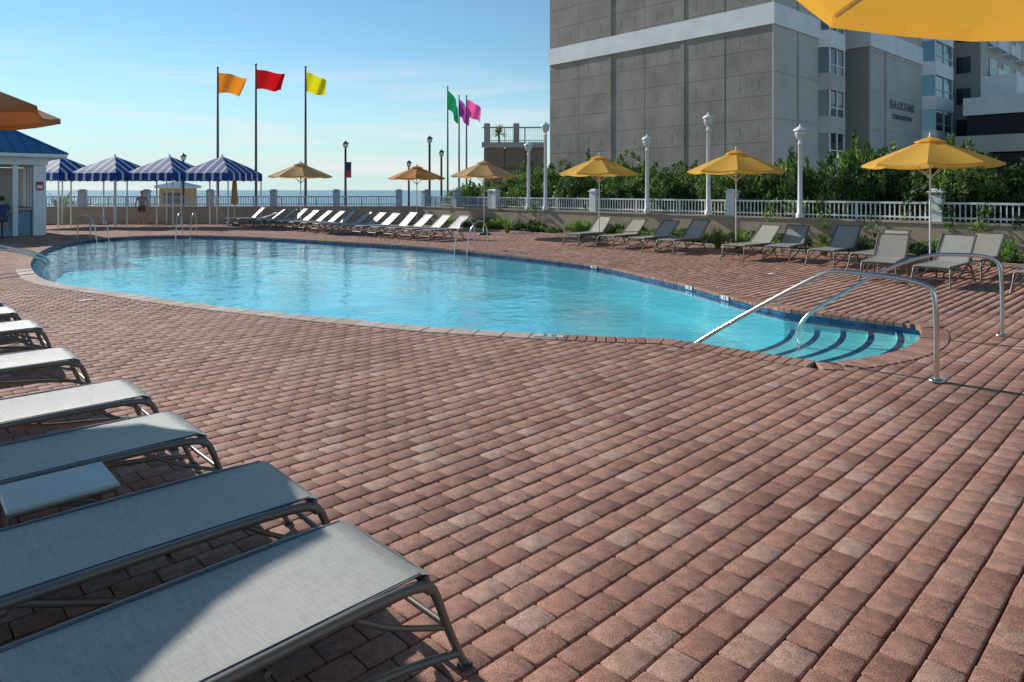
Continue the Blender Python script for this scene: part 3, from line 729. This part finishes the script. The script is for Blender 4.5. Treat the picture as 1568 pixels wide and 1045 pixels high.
for a_,b_ in((B,r2),(A,r1),(r1,r2)): rf.tube([a_,b_],.04,0,6,smooth=0)
rf.box((0,0,3.14),(2*(HX+E)-.02,2*(HY+E)-.02,.13),1)
rf.build('roof',parent=kk)
sg=MB([mt_white,M('sign_red',(.6,.02,.02),.5)]); sg.box((0,0,0),(.24,.02,.34),1); sg.box((0,-.013,-.03),(.18,.006,.14),0); sg.build('wall_sign',(HX-.09,-HY-.135,1.95),0,kk)

# ------------------------------------------------------------ buildings
mt_conc=M('grey_concrete',(.285,.262,.23),.85,var=.20,scale=.6,bump=.6,bscale=8,island=.06,fine=.14,fscale=20)
mt_groove=M('concrete_groove',(.22,.205,.18),.9,var=.1,scale=1)
mt_lite=M('light_render',(.50,.485,.45),.8,var=.08,scale=.5,fine=.05,fscale=30)
mt_mid=M('mid_render',(.36,.345,.315),.8,var=.08,scale=.5,fine=.05,fscale=30)
mt_band=M('white_band',(.80,.81,.81),.7,var=.08,scale=.8)
mt_letter=M('sign_letter',(.16,.20,.25),.5,var=.05)
mt_wind=M('window_glass',(.03,.045,.055),.06,.0,var=.3,scale=.6,spec=1.)
mt_wblue=M('blue_glass',(.10,.19,.24),.07,.5,var=.15,scale=.6,spec=1.)
hb=empty('condominium_tower',(16,42,0),TH)
mb=MB([mt_groove,mt_conc,mt_lite,mt_band,mt_mid,mt_wind,mt_wblue,mt_cap])
TOP=38; LY=19.1
def bx3(x0,x1,y0,y1,z0,z1,m): mb.box(((x0+x1)/2,(y0+y1)/2,(z0+z1)/2),(x1-x0,y1-y0,z1-z0),m)
bx3(0,11,0.0,LY,-3,TOP,0)
zs=[-3]+[.4+1.45*k for k in range(27)]
nc=6; cw=LY/nc
edges=[cw*k for k in range(7)]
for i in range(nc):
    for j in range(len(zs)-1):
        z0,z1=zs[j],min(zs[j+1],TOP)
        if z1<=z0: continue
        off=.055 if i in(1,4) else .04
        gp=.016 if j%2==0 else .006
        if z0>=12 and z1<=13.32: continue
        if z0<13.3 and z1>12:
            if z0<11.98: bx3(-off,-.0,edges[i]+.018,edges[i+1]-.018,z0+gp,11.98,1)
            if z1>13.32: bx3(-off,-.0,edges[i]+.018,edges[i+1]-.018,13.32,z1-gp,1)
        else: bx3(-off,0,edges[i]+.018,edges[i+1]-.018,z0+gp,z1-gp,1)
        if j%2==0:
            for q in(.3,.7):
                yy=edges[i]+cw*q; zz=z0+.4
                if not(11.2<zz<13.6): bx3(-off-.006,-off,yy-.09,yy+.09,zz,zz+.6,1)
bx3(-.16,-.0,-.22,LY+.1,12,13.3,3)
for yy in(edges[2],edges[4]): 
    bx3(-.10,-.055,yy-.14,yy+.14,-3,11.98,1); bx3(-.10,-.055,yy-.14,yy+.14,13.32,TOP,1)
bx3(-.04,6.2,-.12,0,-3,11.98,2); bx3(-.04,6.2,-.12,0,13.32,TOP,2); bx3(0.0,6.4,-.22,0,12,13.3,3)
bx3(3.1,3.3,-.16,-.12,-3,11.98,4); bx3(3.1,3.3,-.16,-.12,13.32,TOP,4)
for z in [.4+2.9*k for k in range(13)]:
    if not 11.9<z<13.4: bx3(-.04,6.2,-.135,-.12,z,z+.05,4)
def bay(x0,x1,yf,mg,ms,prot=.7,zt=TOP):
    levels=[3.9+2.9*k for k in range(-2,12)]
    def prism(z0,z1,off,m):
        p=[(x0,yf),(x0+.5-off*.3,yf-prot-off),(x1-.5+off*.3,yf-prot-off),(x1,yf)]
        vs=[(x,y,z0) for x,y in p]+[(x,y,z1) for x,y in p]
        mb.mesh(vs,[(0,1,5,4),(1,2,6,5),(2,3,7,6),(4,5,6,7),(3,2,1,0)],m)
    for lv in levels:
        prism(lv,lv+1.75,-.08,mg); prism(lv+1.75,lv+2.9,.05,ms if abs(lv+1.75-11.45)>1 else 3)
        for xx in (x0+.52,(x0+x1)/2,x1-.52): bx3(xx-.05,xx+.05,yf-prot+.0,yf-prot+.09,lv,lv+1.75,3)
        bx3(x0+.5,x1-.5,yf-prot+.02,yf-prot+.08,lv+.55,lv+.62,3)
bay(6.25,9.6,0,5,2)
bx3(9.6,13.4,1.6,3,-3,TOP,4)
bx3(12.86,30,-.9,14,-3,TOP,4)
bx3(12.84,24.2,-1.02,-.9,-3,12.3,2); bx3(12.84,24.2,-1.02,-.9,13.72,TOP,2); bx3(12.70,24.2,-1.12,-.9,12.3,13.7,3); bx3(12.70,12.86,-.9,4,12.3,13.7,3)
for xx in(15.6,15.9): bx3(xx,xx+.08,-1.06,-1.02,-3,12.3,4)
for z in [.4+2.9*k for k in range(13)]:
    if not 12.1<z<13.9: bx3(12.9,24.2,-1.035,-1.02,z,z+.05,4)
bay(24.2,29.9,-.9,6,3,1.0)
bx3(33.3,60,-3,14,-3,TOP,4); bx3(33.28,60,-3.1,-3,-3,TOP,2)
for z in [3.9+2.9*k for k in range(12)]:
    for x0 in (36,41,46,51): bx3(x0,x0+2.6,-3.16,-3.1,z,z+1.6,5); bx3(x0-.3,x0+2.9,-3.9,-3.1,z-.5,z-.3,3); bx3(x0-.3,x0+2.9,-3.9,-3.85,z-.3,z+.5,3)
    bx3(30.0,33.3,-.5,-.3,z,z+1.7,5); bx3(33.22,33.28,-2.3,-1.2,z,z+1.5,5)
bx3(30,33.3,-.28,3,-3,TOP,2)
mb.build('structure',parent=hb)
text('sign_lettering','SEA OCEANS',.95,(19.4,-1.06,8.4),(R(90),0,0),mt_letter,hb,.03)
text('sign_lettering_small','CONDOMINIUMS',.55,(19.4,-1.06,7.5),(R(90),0,0),mt_letter,hb,.03)
pd=empty('parking_structure',(16,42,0),TH)
mb=MB([mt_wind,mt_mid,mt_band,mt_white,mt_lite])
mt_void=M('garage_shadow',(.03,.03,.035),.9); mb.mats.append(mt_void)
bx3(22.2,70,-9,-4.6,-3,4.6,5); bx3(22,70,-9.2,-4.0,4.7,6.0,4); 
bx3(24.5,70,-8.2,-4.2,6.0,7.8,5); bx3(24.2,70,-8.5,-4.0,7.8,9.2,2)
bx3(22,70,-9.2,-9.12,6.75,6.82,3)
for k in range(160): bx3(22+k*.3,22.04+k*.3,-9.18,-9.14,6.0,6.75,3)
bx3(24.2,70,-8.48,-8.42,9.95,10.0,3)
for k in range(150): bx3(24.2+k*.3,24.24+k*.3,-8.47,-8.43,9.2,9.95,3)
for k in range(12): bx3(22.3+k*4,22.7+k*4,-9.15,-9.0,-3,4.7,1)
bx3(27,30,-7,-4.6,9.2,11.2,2)
mb.build('structure',parent=pd)

lb=empty('terrace_building',(-2.1,51,0),0)
mb=MB([mt_groove,M('brown_concrete',(.20,.15,.115),.85,var=.1,scale=.5),mt_lite,mt_mid,mt_wind])
bx3(0,4.7,.0,4,-3,4.9,0)
for i in range(3):
    for j in range(5): bx3(i*1.56+.05,i*1.56+1.51,-.12,0,-3+j*1.6+.05,-3+j*1.6+1.55,1)
bx3(-.15,4.7,-.25,0,4.95,5.35,3)
for i in range(4): bx3(i*1.5+.03,i*1.5+.1,-.15,-.08,5.35,6.45,3)
bx3(0,4.6,-.14,-.10,5.45,5.5,3)
for k in range(31): bx3(.1+k*.145,.12+k*.145,-.13,-.11,5.35,6.4,3)
bx3(-.1,4.65,-.16,-.08,6.4,6.5,3)
for x0 in (0.0,2.2): bx3(x0,x0+.45,.2,.7,5.35,6.8,3)
mb.build('structure',parent=lb)
def yucca(name,loc,sc):
    random.seed(9); mb=MB([mt_l2,mt_l3,mt_bark]); mb.tube([(0,0,0),(.03,0,.5),(0,.02,1.1)],[.09,.08,.07],2,8)
    for _ in range(110):
        a=random.uniform(0,6.28);el=random.uniform(-.3,1.4);l=random.uniform(.6,1.0); d=Vector((math.cos(a)*math.cos(el),math.sin(a)*math.cos(el),math.sin(el))); sd2=Vector((-math.sin(a),math.cos(a),0))*.03
        b0=Vector((0,.02,1.1)); m1=b0+d*l*.6; t=b0+d*l-Vector((0,0,.18)); mm=random.choice((0,1))
        mb.face([b0-sd2,b0+sd2,m1+sd2,m1-sd2],mm); mb.face([m1-sd2,m1+sd2,t],mm)
    o=mb.build(name,loc); o.scale=(sc,)*3
yucca('yucca_plant',(-1.0,51.6,4.9),1.05); yucca('yucca_plant',(-27.8,42,-3),2.6); yucca('yucca_plant',(-26.3,41.5,-3),2.4)

mb=MB([M('booth_tan',(.45,.34,.2),.7),mt_roof,mt_white,mt_wood2])
bx3(-.9,.9,-.7,.7,-3,1.9,0); bx3(-1.1,1.1,-.9,.9,1.9,2.05,2); mb.mesh([(-1.2,-1,2.05),(1.2,-1,2.05),(1.2,1,2.05),(-1.2,1,2.05),(0,0,2.4)],[(0,1,4),(1,2,4),(2,3,4),(3,0,4)],1); bx3(-.6,.6,-.74,-.7,.9,1.6,3)
mb.build('beach_booth',(-22.0,45,0))

# ------------------------------------------------------------ people
mt_skin=M('skin',(.50,.29,.20),.6,var=.04); mt_hair=M('hair',(.03,.018,.01),.6); mt_shirt=M('navy_shirt',(.03,.06,.17),.8); mt_shirt2=M('grey_shirt',(.30,.30,.33),.8); mt_short=M('shorts',(.10,.09,.08),.8)
def person(name,loc,rz,shirt,seated):
    e=empty(name,loc,rz)
    z0=.62 if seated else .95
    def skin(nm,verts,edges,rad,mat,root=0):
        me=bpy.data.meshes.new(nm); me.from_pydata(verts,edges,[]); o=bpy.data.objects.new(nm,me); COL.objects.link(o); o.parent=e
        md=o.modifiers.new('s','SKIN'); 
        for i,r in enumerate(rad): me.skin_vertices[0].data[i].radius=(r,r) if not isinstance(r,tuple) else r
        me.skin_vertices[0].data[root].use_root=True; md.use_smooth_shade=True
        sb=o.modifiers.new('b','SUBSURF'); sb.levels=2; sb.render_levels=2; me.materials.append(mat); return o
    V=[(0,0,z0),(0,-.01,z0+.2),(0,-.01,z0+.42),(0,0,z0+.52),(.17,0,z0+.47),(.24,.0,z0+.30),(-.17,0,z0+.47),(-.24,.0,z0+.30)]
    skin('torso',V,[(0,1),(1,2),(2,3),(2,4),(4,5),(2,6),(6,7)],[(.15,.11),(.14,.10),(.15,.11),.06,.065,.055,.065,.055],shirt)
    if seated: LV=[(0,0,z0-.02),(.1,0,z0-.03),(.12,-.42,z0),(.12,-.42,z0-.42),(-.1,0,z0-.03),(-.12,-.42,z0),(-.12,-.42,z0-.42)]
    else: LV=[(0,0,z0-.02),(.1,0,z0-.06),(.11,-.02,z0-.46),(.12,.02,.08),(-.1,0,z0-.06),(-.11,-.04,z0-.46),(-.12,-.02,.08)]
    skin('shorts',[LV[0],LV[1],tuple((LV[1][i]*.3+LV[2][i]*.7) for i in range(3)),LV[4],tuple((LV[4][i]*.3+LV[5][i]*.7) for i in range(3))],[(0,1),(1,2),(0,3),(3,4)],[(.14,.11),.10,.085,.10,.085],mt_short)
    for a,k in(('left',1),('right',4)):
        ft=LV[k+2]; skin('leg_'+a,[LV[k],LV[k+1],ft,(ft[0],ft[1]-.16,ft[2]-.05)],[(0,1),(1,2),(2,3)],[.08,.055,.038,.035],mt_skin)
    for a,sx_ in(('left',1),('right',-1)):
        el=(sx_*.28,-.02,z0+.18); wr=(sx_*.24,-.22,z0+.10) if seated else (sx_*.29,-.08,z0-.06)
        skin('arm_'+a,[(sx_*.23,0,z0+.33),el,wr,tuple(wr[i]+(wr[i]-el[i])*.3 for i in range(3))],[(0,1),(1,2),(2,3)],[.048,.042,.028,(.035,.018)],mt_skin)
        f=MB([mt_skin]); d=(Vector(wr)-Vector(el)).normalized(); sdv=d.cross(Vector((1,0,0))).normalized(); pm=Vector(wr)+d*.07
        for q in range(4):
            b0=pm+sdv*(q-1.5)*.018; l=(.06,.07,.066,.05)[q]; f.tube([b0,b0+d*l*.6,b0+d*l+Vector((-sx_*.02,0,0))],.008,0,6,smooth=1)
        b0=Vector(wr)+d*.03-sdv*.02; f.tube([b0,b0-sdv*.03+d*.02,b0-sdv*.035+d*.05],.009,0,6,smooth=1); f.build('fingers_'+a,parent=e)
    h=MB([mt_skin,mt_hair]); hz=z0+.70
    h.lathe((0,0,0),[(.05,z0+.50),(.048,z0+.60)],0,12)
    nu,nv=14,12
    def sph(c,r,m,filt=None):
        vs=[];fs=[]
        for i in range(nv+1):
            for j in range(nu):
                ph=math.pi*i/nv; t=2*math.pi*j/nu
                x=math.sin(ph)*math.cos(t);y=math.sin(ph)*math.sin(t);z=math.cos(ph)
                if z<0: x*=1+.28*z; y=y*(1+.12*z)
                vs.append((c[0]+x*r[0],c[1]+y*r[1],c[2]+z*r[2]))
        for i in range(nv):
            for j in range(nu):
                if filt and not filt(i,j): continue
                fs.append((i*nu+j,(i+1)*nu+j,(i+1)*nu+(j+1)%nu,i*nu+(j+1)%nu))
        h.mesh(vs,fs,m,True)
    sph((0,0,hz),(.075,.095,.12),0); sph((0,.012,hz+.015),(.082,.10,.118),1,lambda i,j:i<4 or (i<8 and j<8))
    h.mesh([(-.012,-.09,hz-.03),(.012,-.09,hz-.03),(0,-.118,hz-.028),(0,-.092,hz+.02)],[(0,1,2),(0,2,3),(1,3,2)],0)
    for sx_ in(-1,1): h.box((sx_*.03,-.088,hz+.012),(.022,.012,.010),1); h.box((sx_*.078,0,hz),(.012,.035,.05),0)
    h.box((0,-.088,hz-.055),(.045,.012,.010),0); h.build('head',parent=e); return e
person('standing_person',(-19.3,35.6,0),R(20),mt_shirt2,False)
person('seated_person',(-19.05,25.5,.12),TH+math.pi,mt_shirt,True)
st=MB([mt_dark]); st.lathe((0,0,0),[(.2,.62),(.2,.67),(0,.68)],0,16); st.tube([(0,0,.02),(0,0,.63)],.03,0,8); st.lathe((0,0,0),[(.2,0),(.2,.02),(.03,.04)],0,16); st.build('bar_stool',(-19.05,25.5,0))
print('verts',sum(len(o.data.vertices) for o in bpy.data.objects if o.type=='MESH'))
